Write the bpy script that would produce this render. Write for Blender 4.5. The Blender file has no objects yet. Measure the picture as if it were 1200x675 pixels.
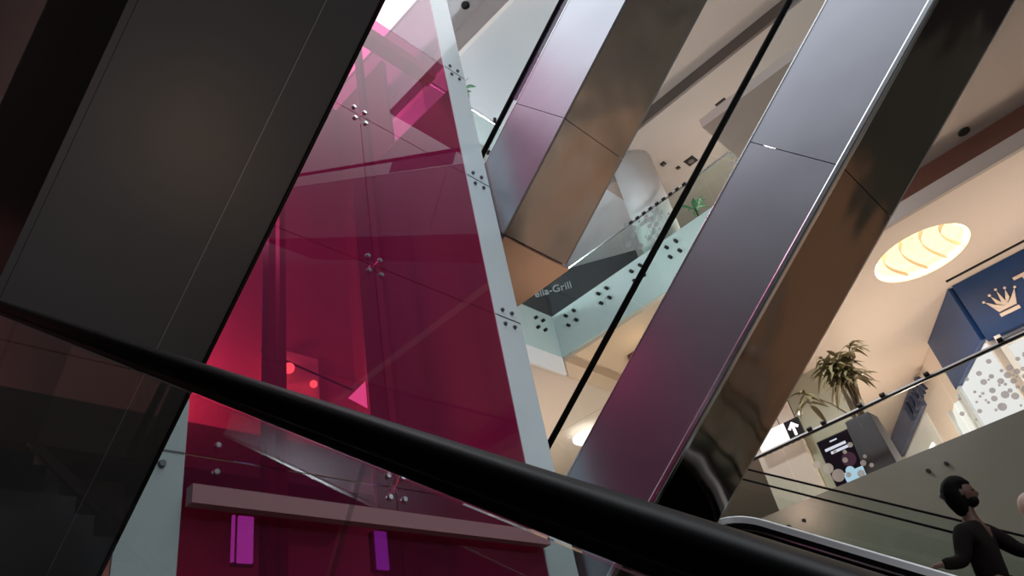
import bpy, bmesh, math, random
from mathutils import Vector, Matrix, noise
random.seed(7)
S = bpy.context.scene
COL = S.collection
PI = math.pi
INC = math.radians(35.08); CI, SI = math.cos(INC), math.sin(INC)

def lin(c):
    return tuple(((v/255.0)/12.92 if v <= 10 else ((v/255.0+0.055)/1.055)**2.4) for v in c)

# ------------------------------------------------------------------ materials
def new_mat(name):
    m = bpy.data.materials.new(name); m.use_nodes = True
    nt = m.node_tree; nt.nodes.clear()
    out = nt.nodes.new('ShaderNodeOutputMaterial')
    return m, nt, out

def principled(name, col, rough=0.5, metal=0.0, spec=0.5, bump=0.0, bscale=20.0, var=0.0, vscale=6.0, stretch=None, coat=0.0, emit=None, estr=0.0):
    m, nt, out = new_mat(name)
    p = nt.nodes.new('ShaderNodeBsdfPrincipled')
    p.inputs['Base Color'].default_value = (*lin(col), 1)
    p.inputs['Roughness'].default_value = rough
    p.inputs['Metallic'].default_value = metal
    p.inputs['Specular IOR Level'].default_value = spec
    p.inputs['Coat Weight'].default_value = coat
    if emit:
        p.inputs['Emission Color'].default_value = (*lin(emit), 1); p.inputs['Emission Strength'].default_value = estr
    tc = nt.nodes.new('ShaderNodeTexCoord'); mp = nt.nodes.new('ShaderNodeMapping')
    nt.links.new(tc.outputs['Object'], mp.inputs['Vector'])
    if stretch: mp.inputs['Scale'].default_value = stretch
    if var > 0:
        n = nt.nodes.new('ShaderNodeTexNoise'); n.inputs['Scale'].default_value = vscale; n.inputs['Detail'].default_value = 4
        nt.links.new(mp.outputs[0], n.inputs['Vector'])
        mx = nt.nodes.new('ShaderNodeMix'); mx.data_type = 'RGBA'
        a = lin(col)
        mx.inputs[6].default_value = (*[x*(1-var) for x in a], 1); mx.inputs[7].default_value = (*[min(1, x*(1+var)) for x in a], 1)
        nt.links.new(n.outputs['Fac'], mx.inputs[0]); nt.links.new(mx.outputs[2], p.inputs['Base Color'])
    if bump > 0:
        n = nt.nodes.new('ShaderNodeTexNoise'); n.inputs['Scale'].default_value = bscale; n.inputs['Detail'].default_value = 1.5
        nt.links.new(mp.outputs[0], n.inputs['Vector'])
        b = nt.nodes.new('ShaderNodeBump'); b.inputs['Strength'].default_value = 1.0; b.inputs['Distance'].default_value = bump
        nt.links.new(n.outputs['Fac'], b.inputs['Height']); nt.links.new(b.outputs[0], p.inputs['Normal'])
    nt.links.new(p.outputs[0], out.inputs[0])
    return m

def glass(name, tint, ior=1.45, rough=0.0, gcol=(255, 255, 255), haze=0.0, hcol=(200, 220, 215)):
    m, nt, out = new_mat(name)
    t = nt.nodes.new('ShaderNodeBsdfTransparent')
    geo = nt.nodes.new('ShaderNodeNewGeometry')
    tm = nt.nodes.new('ShaderNodeMix'); tm.data_type = 'RGBA'; tm.inputs[6].default_value = (*tint, 1); tm.inputs[7].default_value = (1, 1, 1, 1)
    nt.links.new(geo.outputs['Backfacing'], tm.inputs[0]); nt.links.new(tm.outputs[2], t.inputs[0])
    g = nt.nodes.new('ShaderNodeBsdfGlossy'); g.inputs['Roughness'].default_value = rough; g.inputs[0].default_value = (*lin(gcol), 1)
    f = nt.nodes.new('ShaderNodeFresnel'); f.inputs[0].default_value = ior
    mx = nt.nodes.new('ShaderNodeMixShader')
    fm = nt.nodes.new('ShaderNodeMath'); fm.operation = 'SUBTRACT'; fm.use_clamp = True
    nt.links.new(f.outputs[0], fm.inputs[0]); nt.links.new(geo.outputs['Backfacing'], fm.inputs[1])
    nt.links.new(fm.outputs[0], mx.inputs[0]); nt.links.new(t.outputs[0], mx.inputs[1]); nt.links.new(g.outputs[0], mx.inputs[2])
    last = mx
    if haze > 0:
        d = nt.nodes.new('ShaderNodeBsdfDiffuse'); d.inputs[0].default_value = (*lin(hcol), 1)
        m2 = nt.nodes.new('ShaderNodeMixShader'); m2.inputs[0].default_value = haze
        nt.links.new(mx.outputs[0], m2.inputs[1]); nt.links.new(d.outputs[0], m2.inputs[2]); last = m2
    nt.links.new(last.outputs[0], out.inputs[0])
    return m

def emissive(name, col, strength):
    m, nt, out = new_mat(name)
    e = nt.nodes.new('ShaderNodeEmission'); e.inputs[0].default_value = (*lin(col), 1); e.inputs[1].default_value = strength
    nt.links.new(e.outputs[0], out.inputs[0]); return m

M = {}
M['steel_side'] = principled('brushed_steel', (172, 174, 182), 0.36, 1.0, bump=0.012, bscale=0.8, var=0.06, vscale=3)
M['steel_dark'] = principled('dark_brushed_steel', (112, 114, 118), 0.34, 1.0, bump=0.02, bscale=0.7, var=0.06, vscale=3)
M['steel_soffit'] = principled('polished_steel', (120, 112, 106), 0.12, 1.0, bump=0.05, bscale=0.9)
M['steel_soffit_pale'] = principled('polished_steel_pale', (208, 198, 190), 0.2, 1.0, bump=0.05, bscale=0.9)
M['peach_reflect'] = principled('steel_peach_reflection', (238, 208, 188), 0.22, 1.0)  # warm reflection put into the landing soffit's base colour
M['chrome'] = principled('satin_chrome', (215, 218, 220), 0.22, 1.0)
M['silver'] = principled('silver_satin', (240, 243, 243), 0.35, 0.0)
M['rubber'] = principled('black_rubber', (8, 8, 9), 0.48, 0, spec=0.14, var=0.1, vscale=30)
M['black_profile'] = principled('black_aluminium', (14, 14, 15), 0.4, 0.3)
M['step_metal'] = principled('step_aluminium', (70, 70, 72), 0.45, 0.8)
M['clear_glass'] = glass('clear_glass', (0.90, 0.94, 0.92))
M['green_glass'] = glass('greenish_glass', (0.80, 0.90, 0.86), ior=1.32)
M['smoke_glass'] = glass('smoked_glass', (0.62, 0.65, 0.62), ior=1.5)
M['lav_glass'] = glass('lavender_glass', (0.25, 0.18, 0.28), haze=0.35, hcol=(110, 95, 125))  # lavender colour, partly diffuse, for a few balustrade panes
M['pink_glass'] = glass('pink_film_glass', (0.62, 0.055, 0.21), ior=1.48, haze=.15, hcol=(172, 48, 116))
M['pale_pink_glass'] = glass('pale_pink_glass', (0.80, 0.42, 0.56), ior=1.4, haze=.06, hcol=(220, 170, 190))
M['frost'] = principled('frosted_pale_glass', (212, 226, 230), 0.25, 0, coat=0.3, var=0.02)
M['mint'] = principled('mint_back_painted_glass', (186, 206, 202), 0.18, 0, spec=0.5, var=0.02)
M['mint_edge'] = principled('pale_mint_band', (214, 226, 222), 0.4)
M['grey_fascia'] = principled('grey_green_glass_cladding', (132, 133, 119), 0.2, 0, var=0.03)
M['white'] = principled('white_paint', (232, 232, 230), 0.5)
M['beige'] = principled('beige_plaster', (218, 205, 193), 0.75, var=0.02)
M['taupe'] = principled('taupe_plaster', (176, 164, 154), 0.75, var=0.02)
M['pale_grey'] = principled('pale_grey_plaster', (205, 213, 218), 0.7, var=0.02)
M['brown'] = principled('brown_lacquer', (92, 58, 46), 0.3)
M['umber'] = principled('umber_shade_and_lens', (96, 86, 80), 0.5)
M['orange'] = principled('warm_tan_plaster', (214, 194, 170), 0.6)
M['greygreen'] = principled('grey_green_wall', (170, 170, 152), 0.7)
M['blue'] = principled('royal_blue_panel', (16, 62, 116), 0.35, var=0.05)
M['slate_blue'] = principled('slate_blue_panel', (92, 102, 130), 0.5)
M['navy'] = principled('navy_letters', (34, 50, 84), 0.4)
M['gold'] = principled('pale_gold', (236, 220, 204), 0.4)
M['black'] = principled('black_panel', (14, 17, 22), 0.35)
M['black_dull'] = principled('dull_black_cladding', (14, 14, 15), 0.8, spec=0.1)
M['black_matte'] = principled('matt_black', (18, 17, 17), 0.7)
M['letter_grey'] = principled('grey_letters', (170, 174, 178), 0.4)
M['purple'] = principled('purple_fabric', (110, 96, 128), 0.8)
M['floor'] = principled('floor_tile', (200, 190, 178), 0.3, var=0.03)
M['floor_dark'] = principled('dark_floor', (70, 62, 55), 0.35)
M['darkwall'] = principled('dim_interior', (120, 84, 92), 0.5)
M['darkgrey'] = principled('dark_grey_plaster', (44, 49, 54), 0.6)
M['midwall'] = principled('dim_rose_wall', (150, 110, 110), 0.6)
M['beam'] = principled('mauve_beam', (190, 138, 146), 0.6)
M['pot'] = principled('charcoal_planter', (58, 55, 56), 0.55, var=0.08)
M['soil'] = principled('soil', (50, 38, 28), 0.9)
M['leaf'] = principled('olive_leaf', (132, 122, 84), 0.55, var=0.35, vscale=5)
M['leaf_green'] = principled('green_leaf', (78, 140, 92), 0.5, var=0.2)
M['stem'] = principled('brown_stem', (96, 78, 56), 0.7)
def film(name, col):
    m, nt, out = new_mat(name)
    a = nt.nodes.new('ShaderNodeBsdfDiffuse'); b = nt.nodes.new('ShaderNodeBsdfTranslucent'); x = nt.nodes.new('ShaderNodeMixShader')
    for q in (a, b): q.inputs[0].default_value = (*lin(col), 1)
    x.inputs[0].default_value = .6; nt.links.new(a.outputs[0], x.inputs[1]); nt.links.new(b.outputs[0], x.inputs[2])
    t = nt.nodes.new('ShaderNodeBsdfTransparent'); y = nt.nodes.new('ShaderNodeMixShader'); y.inputs[0].default_value = .55; t.inputs[0].default_value = (.85, .85, .85, 1)
    nt.links.new(t.outputs[0], y.inputs[1]); nt.links.new(x.outputs[0], y.inputs[2]); nt.links.new(y.outputs[0], out.inputs[0]); return m
M['dot'] = film('pale_dot_film', (235, 228, 222))
M['greydot'] = film('grey_dot_film', (205, 203, 208))
M['lit_white'] = emissive('lit_display', (250, 246, 244), 0.95)
M['lit_door'] = emissive('lit_doorway', (255, 250, 240), 1.0)
M['lamp_warm'] = emissive('warm_lamp', (255, 222, 168), 1.15)
M['dome'] = principled('cream_dome', (252, 238, 212), 0.8, emit=(255, 226, 178), estr=.62)
M['led'] = emissive('led_strip', (255, 222, 170), 7.0)
M['lamp_white'] = emissive('white_lamp', (255, 250, 240), 2.2)
M['screen'] = emissive('dark_screen', (30, 22, 30), 0.8)
M['screen_text'] = emissive('screen_text', (225, 225, 240), 1.0)
M['screen_blue'] = emissive('screen_picture', (176, 208, 226), 1.0)
M['screen_red'] = emissive('screen_plum', (74, 48, 62), 0.9)
M['magenta'] = emissive('magenta_light', (172, 152, 255), 2.0)
M['violet'] = emissive('violet_light', (140, 120, 255), 1.5)
M['red_lamp'] = emissive('warm_shop_lamp', (255, 190, 120), 4.0)
M['pinkwhite'] = emissive('lit_panel', (255, 240, 240), 1.5)
M['skin'] = principled('skin', (96, 66, 54), 0.6)
M['hair'] = principled('black_hair', (9, 8, 8), 0.85, spec=.15)
M['shirt'] = principled('dark_brown_shirt', (26, 20, 19), 0.9, spec=.1)
M['trousers'] = principled('dark_trousers', (18, 17, 18), 0.9, spec=.1)
M['pale_cloth'] = principled('pale_cloth', (170, 152, 140), 0.8)
M['eye'] = principled('dark_eye', (10, 8, 8), 0.3)

# ------------------------------------------------------------------ builders
class MB:
    """collects shapes (world coordinates) into one mesh"""
    def __init__(self): self.bm = bmesh.new()
    def quad(self, pts):
        vs = [self.bm.verts.new(p) for p in pts]; return self.bm.faces.new(vs)
    def hexa(self, a, b):
        """a, b: 4 points each, opposite ends"""
        va = [self.bm.verts.new(p) for p in a]; vb = [self.bm.verts.new(p) for p in b]
        n = len(va)
        self.bm.faces.new(va[::-1]); self.bm.faces.new(vb)
        for i in range(n):
            j = (i+1) % n
            self.bm.faces.new((va[i], va[j], vb[j], vb[i]))
    def box(self, x0, x1, y0, y1, z0, z1):
        self.hexa([(x0,y0,z0),(x1,y0,z0),(x1,y1,z0),(x0,y1,z0)], [(x0,y0,z1),(x1,y0,z1),(x1,y1,z1),(x0,y1,z1)])
    def obox(self, o, u, v, w, a, b, c):
        """oriented box: origin o, axes u v w, ranges a b c"""
        o = Vector(o); P = lambda i, j, k: o+u*a[i]+v*b[j]+w*c[k]
        self.hexa([P(0,0,0),P(1,0,0),P(1,1,0),P(0,1,0)], [P(0,0,1),P(1,0,1),P(1,1,1),P(0,1,1)])
    def cyl(self, p0, p1, r0, r1=None, n=16):
        p0, p1 = Vector(p0), Vector(p1); r1 = r0 if r1 is None else r1
        d = (p1-p0).normalized(); u = d.orthogonal().normalized(); v = d.cross(u)
        ring = lambda p, r: [p+u*r*math.cos(2*PI*i/n)+v*r*math.sin(2*PI*i/n) for i in range(n)]
        self.hexa(ring(p0, r0), ring(p1, r1))
    def tube(self, pts, r, n=8, sec=None):
        """sweep a round (or given) section along points; sec: list of (a,b) offsets, a along side vector (+Y), b along up"""
        pts = [Vector(p) for p in pts]; rings = []
        for i, p in enumerate(pts):
            d = (pts[min(i+1, len(pts)-1)]-pts[max(i-1, 0)]).normalized()
            if sec:
                side = Vector((0,1,0)); up = side.cross(d).normalized()
                if up.z < 0 and abs(up.z) > 1e-3 and False: up = -up
                rings.append([self.bm.verts.new(p+side*a+up*b) for a, b in sec])
            else:
                u = d.orthogonal().normalized() if i == 0 else (self._u-d*self._u.dot(d)).normalized(); self._u = u
                v = d.cross(u); rr = r[i] if isinstance(r, (list, tuple)) else r
                rings.append([self.bm.verts.new(p+u*rr*math.cos(2*PI*k/n)+v*rr*math.sin(2*PI*k/n)) for k in range(n)])
        m = len(rings[0])
        for a, b in zip(rings, rings[1:]):
            for k in range(m): self.bm.faces.new((a[k], a[(k+1)%m], b[(k+1)%m], b[k]))
        self.bm.faces.new(rings[0][::-1]); self.bm.faces.new(rings[-1])
    def sphere(self, c, r, seg=12, sc=(1,1,1)):
        mt = Matrix.Translation(Vector(c)) @ Matrix.Diagonal((*[r*s for s in sc], 1))
        bmesh.ops.create_uvsphere(self.bm, u_segments=seg, v_segments=max(6, seg*2//3), radius=1, matrix=mt)
    def poly_prism(self, pts, off):
        off = Vector(off); self.hexa([Vector(p) for p in pts], [Vector(p)+off for p in pts])
    def disc(self, c, n, r, th=0.004, seg=20):
        c = Vector(c); n = Vector(n).normalized(); self.cyl(c, c+n*th, r, r, seg)
    def build(self, name, mat, parent=None, smooth=False, bevel=0.0, mats=None):
        bm = self.bm
        bmesh.ops.recalc_face_normals(bm, faces=bm.faces)
        off = Vector((0,0,0))
        if parent is not None:
            q = parent
            while q is not None: off = off+Vector(q.location); q = q.parent
        else:
            # a single-mesh thing gets its origin at its own base
            xs = [v.co for v in bm.verts]
            off = Vector((sum(v.x for v in xs)/len(xs), sum(v.y for v in xs)/len(xs), min(v.z for v in xs)))
        bmesh.ops.translate(bm, verts=bm.verts, vec=-off)
        me = bpy.data.meshes.new(name); bm.to_mesh(me); bm.free()
        o = bpy.data.objects.new(name, me); COL.objects.link(o)
        me.materials.append(mat)
        if smooth:
            for p in me.polygons: p.use_smooth = True
        if bevel > 0:
            b = o.modifiers.new('bevel', 'BEVEL'); b.width = bevel; b.segments = 2; b.limit_method = 'ANGLE'
        if parent is not None: o.parent = parent
        else: o.location = off
        return o

def tag(o, label=None, cat=None, group=None, kind=None):
    if label: o['label'] = label
    if cat: o['category'] = cat
    if group: o['group'] = group
    if kind: o['kind'] = kind
    return o
def thing(name, label, cat, loc, group=None):
    o = bpy.data.objects.new(name, None); COL.objects.link(o); o.location = loc; o.empty_display_size = 0.1
    return tag(o, label, cat, group)
def struct(name, mb, mat, label=None):
    o = mb.build(name, mat); o['kind'] = 'structure'
    if label: o['label'] = label
    return o
def sbox(name, mat, x0, x1, y0, y1, z0, z1, label=None):
    b = MB(); b.box(x0, x1, y0, y1, z0, z1); return struct(name, b, mat, label)
def text_mesh(body, size, extrude):
    cu = bpy.data.curves.new('lettering', 'FONT'); cu.body = body; cu.size = size; cu.extrude = extrude; cu.align_x = 'LEFT'
    ob = bpy.data.objects.new('lettering', cu); COL.objects.link(ob)
    dg = bpy.context.evaluated_depsgraph_get(); dg.update()
    me = bpy.data.meshes.new_from_object(ob.evaluated_get(dg))
    COL.objects.unlink(ob); bpy.data.objects.remove(ob)
    return me
def put_text(name, body, size, extrude, mat, parent, origin, right, up, sx=1.0):
    me = text_mesh(body, size, extrude)
    r = Vector(right).normalized(); u = Vector(up).normalized(); n = r.cross(u)
    off = Vector((0,0,0)); q = parent
    while q is not None: off = off+Vector(q.location); q = q.parent
    for v in me.vertices:
        v.co = Vector(origin)-off+r*v.co.x*sx+u*v.co.y+n*v.co.z
    me.materials.clear(); me.materials.append(mat)
    o = bpy.data.objects.new(name, me); COL.objects.link(o); o.parent = parent
    return o

# ------------------------------------------------------------------ camera
F, PT, RO, HE = 862.272, 0.607344566, -0.22467153, 0.654257308
fw = Vector((-math.sin(HE)*math.cos(PT), math.cos(HE)*math.cos(PT), math.sin(PT)))
r0 = Vector((math.cos(HE), math.sin(HE), 0)); u0 = r0.cross(fw)
rt = r0*math.cos(RO)+u0*math.sin(RO); up = -r0*math.sin(RO)+u0*math.cos(RO)
cd = bpy.data.cameras.new('camera'); cam = bpy.data.objects.new('camera', cd); COL.objects.link(cam)
mw = Matrix((rt, up, -fw)).transposed().to_4x4(); cam.matrix_world = mw
cd.sensor_width = 36; cd.lens = F/1200*36; cd.clip_start = 0.02; cd.clip_end = 500
S.camera = cam

# ------------------------------------------------------------------ world: overcast sky over a glass roof
w = bpy.data.worlds.new('sky'); S.world = w; w.use_nodes = True
nt = w.node_tree; nt.nodes.clear()
wo = nt.nodes.new('ShaderNodeOutputWorld'); bg = nt.nodes.new('ShaderNodeBackground')
tc = nt.nodes.new('ShaderNodeTexCoord'); sp = nt.nodes.new('ShaderNodeSeparateXYZ'); rp = nt.nodes.new('ShaderNodeValToRGB')
nt.links.new(tc.outputs['Generated'], sp.inputs[0]); nt.links.new(sp.outputs['Z'], rp.inputs[0])
nt.links.new(rp.outputs[0], bg.inputs[0]); nt.links.new(bg.outputs[0], wo.inputs[0]); bg.inputs[1].default_value = 1.0
cr = rp.color_ramp
cr.elements[0].position = 0.0; cr.elements[0].color = (0.030, 0.026, 0.026, 1)
cr.elements[1].position = 0.35; cr.elements[1].color = (0.055, 0.055, 0.065, 1)
for pos, c in ((0.62, (0.10, 0.115, 0.13)), (0.70, (0.9, 0.95, 1.05)), (0.78, (2.2, 2.25, 2.35)), (0.92, (3.2, 3.3, 3.4))):
    e = cr.elements.new(pos); e.color = (*c, 1)

# ------------------------------------------------------------------ escalators
RAIL_SEC = [(-.032,-.015),(.032,-.015),(.038,-.011),(.040,-.005),(.040,.002),(.038,.008),(.033,.0125),(.026,.0145),(.0,.015),(-.026,.0145),(-.033,.0125),(-.038,.008),(-.040,.002),(-.040,-.005),(-.038,-.011)]
class Esc:
    """an inclined frame: t along the slope, y across, n square to the slope; s=+1 rises to +X, s=-1 to -X"""
    def __init__(self, s):
        self.s = s; self.D = Vector((s*CI, 0, SI)); self.N = Vector((-s*SI, 0, CI)); self.Y = Vector((0,1,0))
    def p(self, x, y, n):
        """point at world X = x, width y, height n over the camera's slope plane"""
        # x = t*s*CI - n*s*SI
        t = (x+n*self.s*SI)/(self.s*CI)
        return self.D*t+self.N*n+Vector((0,y,0))
    def t(self, x, n): return (x+n*self.s*SI)/(self.s*CI)
    def bar(self, mb, t0, t1, y0, y1, n0, n1):
        mb.obox((0,0,0), self.D, self.Y, self.N, (t0,t1), (y0,y1), (n0,n1))

def panels(e, mb, t0, t1, y0, y1, n0, n1, pitch, phase, gap=0.008):
    a = t0
    b = t0+((phase-t0) % pitch)
    while a < t1-1e-4:
        b = min(b, t1)
        if b-a > 0.05: e.bar(mb, a, b-gap, y0, y1, n0, n1)
        a = b; b = b+pitch

def steps_band(e, mb, t0, t1, y0, y1, n):
    # saw-tooth run of treads and risers
    k = int((t1-t0)/0.39)
    for i in range(k):
        a = e.D*(t0+i*0.39)+e.N*n
        x0, z0 = a.x, a.z
        dx = e.s*0.39*CI; dz = 0.39*SI
        mb.box(min(x0, x0+dx), max(x0, x0+dx), y0, y1, z0+dz-0.26, z0+dz)

def escalator(name, label, s, y0, y1, ns, nd, nh, xa, xb, xcut=None, side=None, soffit=None, phase=0.0, pitch=2.4, hand_in=0.10, glass_mat='clear_glass', trim=False, far_hand=True, lav=None, group=None):
    e = Esc(s)
    ta, tb = sorted((e.t(xa, ns), e.t(xb, ns)))
    base = e.D*ta+e.N*ns; root = thing(name, label, 'escalator', (base.x, (y0+y1)/2, base.z), group)
    side = side or M['steel_side']; soffit = soffit or M['steel_soffit']
    for ya, yb in ((y0, y0+.03), (y1-.03, y1)):
        b = MB(); panels(e, b, ta, tb, ya, yb, ns+.004, nd, pitch, phase); b.build('side_panel', side, root)
    b = MB(); panels(e, b, ta, tb, y0+.031, y1-.031, ns, ns+.03, pitch, phase); b.build('soffit_panel', soffit, root)
    b = MB(); e.bar(b, ta, tb, y0+.04, y1-.04, ns+.04, nd-.25); b.build('truss', M['black_matte'], root)
    b = MB(); steps_band(e, b, ta+.2, tb-.2, y0+.24, y1-.24, nd-.22); b.build('step_band', M['step_metal'], root)
    for ya, yb in ((y0-.004, y0+.2), (y1-.2, y1+.004)):
        b = MB(); e.bar(b, ta, tb, ya, yb, nd, nd+.02); b.build('deck', M['chrome'], root, bevel=.004)
    if trim:
        b = MB(); e.bar(b, ta, tb, y0-.02, y0+.045, ns-.02, ns+.045); b.build('edge_trim', M['chrome'], root, bevel=.015)
    for k, yc in enumerate((y0+hand_in, y1-hand_in)):
        gp = []
        t = ta
        i = 0
        while t < tb-.05:
            t2 = min(t+1.6, tb)
            g = MB(); e.bar(g, t, t2-.006, yc-.006, yc+.006, nd+.02, nh-.03)
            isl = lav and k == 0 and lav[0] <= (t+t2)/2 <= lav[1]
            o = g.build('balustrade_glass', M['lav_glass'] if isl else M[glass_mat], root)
            if isl: o['label'] = 'lavender glass pane'
            t = t2; i += 1
        if k == 1 and not far_hand: continue
        h = MB(); h.tube([e.D*ta+e.N*(nh-.016)+Vector((0,yc,0)), e.D*tb+e.N*(nh-.016)+Vector((0,yc,0))], 0, sec=RAIL_SEC)
        h.build('handrail', M['rubber'], root)
    return root, e

G_ESC = None
# the stack across the void: two storeys of the same escalator
Y2 = 5.49
e2root, e2 = escalator('escalator', 'grey steel escalator with bright lower edge, beside the round ceiling light', 1, Y2, Y2+1.15, 3.418, 4.357, 4.85, -4.7, 2.6, trim=True, phase=1.65, pitch=4.2)
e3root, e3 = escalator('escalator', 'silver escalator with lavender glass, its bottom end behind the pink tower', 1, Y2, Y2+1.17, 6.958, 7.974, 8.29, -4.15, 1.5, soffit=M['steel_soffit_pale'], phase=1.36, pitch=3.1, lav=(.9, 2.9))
# flat landing at the foot of the upper one
b = MB(); b.box(-5.08, -4.13, Y2, Y2+1.17, 5.50, 5.53); b.build('landing_soffit', M['peach_reflect'], e3root)
for ya in (Y2, Y2+1.14):
    b = MB(); b.box(-5.08, -4.2, ya, ya+.03, 5.54, 6.5); b.build('landing_side_panel', M['steel_side'], e3root)
b = MB(); b.box(-5.08, -4.25, Y2+.03, Y2+1.14, 6.3, 6.42); b.build('landing_plate', M['step_metal'], e3root)
# big dark one overhead
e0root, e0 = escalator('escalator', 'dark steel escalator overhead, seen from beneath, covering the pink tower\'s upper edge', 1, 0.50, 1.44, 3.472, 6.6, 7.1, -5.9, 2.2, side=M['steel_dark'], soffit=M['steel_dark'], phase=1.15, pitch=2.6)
b = MB(); b.disc(e0.p(-4.89, 1.0, 3.466), -e0.N, 0.03, .008, 12); b.build('access_hole', M['black_matte'], e0root)
b = MB(); e0.bar(b, e0.t(-5.9, 3.47), e0.t(2.2, 3.47), 1.195, 1.20, 3.469, 3.473); b.build('seam_strip', M['steel_side'], e0root)
b = MB(); e0.bar(b, e0.t(-5.9, 3.47), e0.t(2.2, 3.47), 1.430, 1.446, 3.466, 3.50); b.build('edge_trim', M['black_profile'], e0root)

# the escalator the picture is taken from
e1 = Esc(-1)
xa, xb = -5.2, 2.6
t0, t1 = sorted((e1.t(xa, 0), e1.t(xb, 0)))
b0 = e1.D*t0
e1root = thing('escalator', 'nearest escalator, its thick black handrail crossing in front of everything', 'escalator', (b0.x, 0, b0.z-1.2))
for yc in (0.42, -0.62):
    sg = 1 if yc > 0 else -1
    h = MB(); h.tube([e1.D*t0+e1.N*-.040+Vector((0,yc,0)), e1.D*t1+e1.N*-.040+Vector((0,yc,0))], 0, sec=RAIL_SEC)
    h.build('handrail', M['rubber'], e1root, smooth=True)
    b = MB(); e1.bar(b, t0, t1, yc-.016, yc+.016, -.066, -.050); b.build('rail_profile', M['black_profile'], e1root, bevel=.003)
    t = t0
    while t < t1-.05:
        t2 = min(t+1.9, t1)
        g = MB(); e1.bar(g, t, t2-.006, yc-.005, yc+.005, -1.0, -.07); g.build('balustrade_glass', M['smoke_glass'], e1root); t = t2
    b = MB(); e1.bar(b, t0, t1, min(yc-sg*.05, yc+sg*.05), max(yc-sg*.05, yc+sg*.05), -1.02, -1.0); b.build('deck', M['black_profile'], e1root)
    b = MB(); e1.bar(b, t0, t1, yc+sg*.03-.012, yc+sg*.03+.012, -1.7, -1.03); b.build('side_panel', M['steel_dark'], e1root)
b = MB(); steps_band(e1, b, t0+.2, t1-.2, -.5, .3, -1.15); b.build('step_band', M['step_metal'], e1root)
b = MB(); e1.bar(b, t0, t1, -.6, .42, -1.74, -1.71); b.build('soffit_panel', M['steel_dark'], e1root)

# the escalator the passenger rides
def path_top(e, n, y, x_knee, x_end, x_low):
    """slope line from x_low up to x_knee, then a curve into a level run to x_end"""
    pts = [e.p(x_low, y, n), e.p(x_knee+.35, y, n)]
    k = e.p(x_knee, y, n); d0 = e.D; R = .9
    a = e.p(x_knee+.35, y, n)
    # arc turning from the slope to level
    ang = INC; cx = a-e.N*R
    for i in range(1, 7):
        th = ang*(1-i/6)
        nn = Vector((math.sin(th), 0, math.cos(th)))
        pts.append(cx+nn*R)
    last = pts[-1]
    pts.append(Vector((min(x_end, last.x-.1), y, last.z)))
    return pts
ep = Esc(-1)
YP = 6.80
b0 = ep.p(1.6, YP, -1.2)
proot = thing('escalator', 'escalator the dark-haired passenger rides, with a silver-topped near rail', 'escalator', (b0.x, YP+.4, b0.z-.4))
npn = -.245
pts = path_top(ep, npn-.012, YP, -3.28, -4.6, 2.2)
SILV = [(-.05,-.040),(.05,-.040),(.05,.014),(.035,.024),(-.035,.024),(-.05,.014)]
h = MB(); h.tube(pts, 0, sec=SILV); o = h.build('handrail', M['silver'], proot); o['label'] = 'silver near rail'
h = MB(); h.tube([p-Vector((0,.0,.075)) for p in pts], 0, sec=[(-.045,-.025),(.045,-.025),(.045,.025),(-.045,.025)]); h.build('rail_gasket', M['black_dull'], proot)
h = MB(); h.tube([p-Vector((0,0,.112)) for p in pts], 0, sec=[(-.045,-.010),(.045,-.010),(.045,.010),(-.045,.010)]); h.build('rail_profile', M['chrome'], proot)
h = MB(); h.tube([p-Vector((0,0,.42)) for p in pts], 0, sec=[(-.01,-.27),(.01,-.27),(.01,.29),(-.01,.29)]); h.build('side_panel', M['black_dull'], proot)
pts2 = path_top(ep, npn-.04, YP+.86, -3.28, -4.6, 2.2)
h = MB(); h.tube(pts2, 0, sec=RAIL_SEC); h.build('handrail', M['rubber'], proot)
h = MB(); h.tube([p-Vector((0,0,.40)) for p in pts2], 0, sec=[(-.006,-.36),(.006,-.36),(.006,.36),(-.006,.36)]); h.build('balustrade_glass', M['green_glass'], proot)
tt0, tt1 = sorted((ep.t(2.2, -1), ep.t(-3.2, -1)))
b = MB(); steps_band(ep, b, tt0, tt1, YP+.14, YP+.72, -1.19); b.build('step_band', M['step_metal'], proot)
b = MB(); b.box(-4.6, -3.35, YP+.14, YP+.72, .93, 1.0); b.build('landing_plate', M['step_metal'], proot)
b = MB(); ep.bar(b, tt0, tt1, YP+.02, YP+.84, -1.75, -1.70); b.build('soffit_panel', M['steel_dark'], proot)
# its twin beyond
YQ = 8.0
b0 = ep.p(2.2, YQ, -1.2)
qroot = thing('escalator', 'far escalator with two thin black rails passing behind the passenger', 'escalator', (b0.x, YQ+.5, b0.z-.4))
ta, tb = sorted((ep.t(2.4, 0), ep.t(-4.7, 0)))
for yc, n, nm in ((YQ, .215, 'handrail'), (YQ, .095, 'return_rail')):
    h = MB(); h.tube([ep.D*ta+ep.N*n+Vector((0,yc,0)), ep.D*tb+ep.N*n+Vector((0,yc,0))], 0, sec=[(a*.8, c*.8) for a, c in RAIL_SEC]); h.build(nm, M['rubber'], qroot)
b = MB(); ep.bar(b, ta, tb, YQ-.006, YQ+.006, -.55, .2); b.build('balustrade_glass', M['green_glass'], qroot)
b = MB(); ep.bar(b, ta, tb, YQ+.9, YQ+.912, -.55, .0); b.build('balustrade_glass', M['clear_glass'], qroot)
b = MB(); ep.bar(b, ta, tb, YQ-.1, YQ+.04, -.60, -.56); b.build('deck', M['steel_dark'], qroot)
b = MB(); steps_band(ep, b, ta+.2, tb-.2, YQ+.14, YQ+.8, -.9); b.build('step_band', M['step_metal'], qroot)
b = MB(); ep.bar(b, ta, tb, YQ-.08, YQ+.96, -1.5, -1.46); b.build('soffit_panel', M['steel_dark'], qroot)

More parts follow.
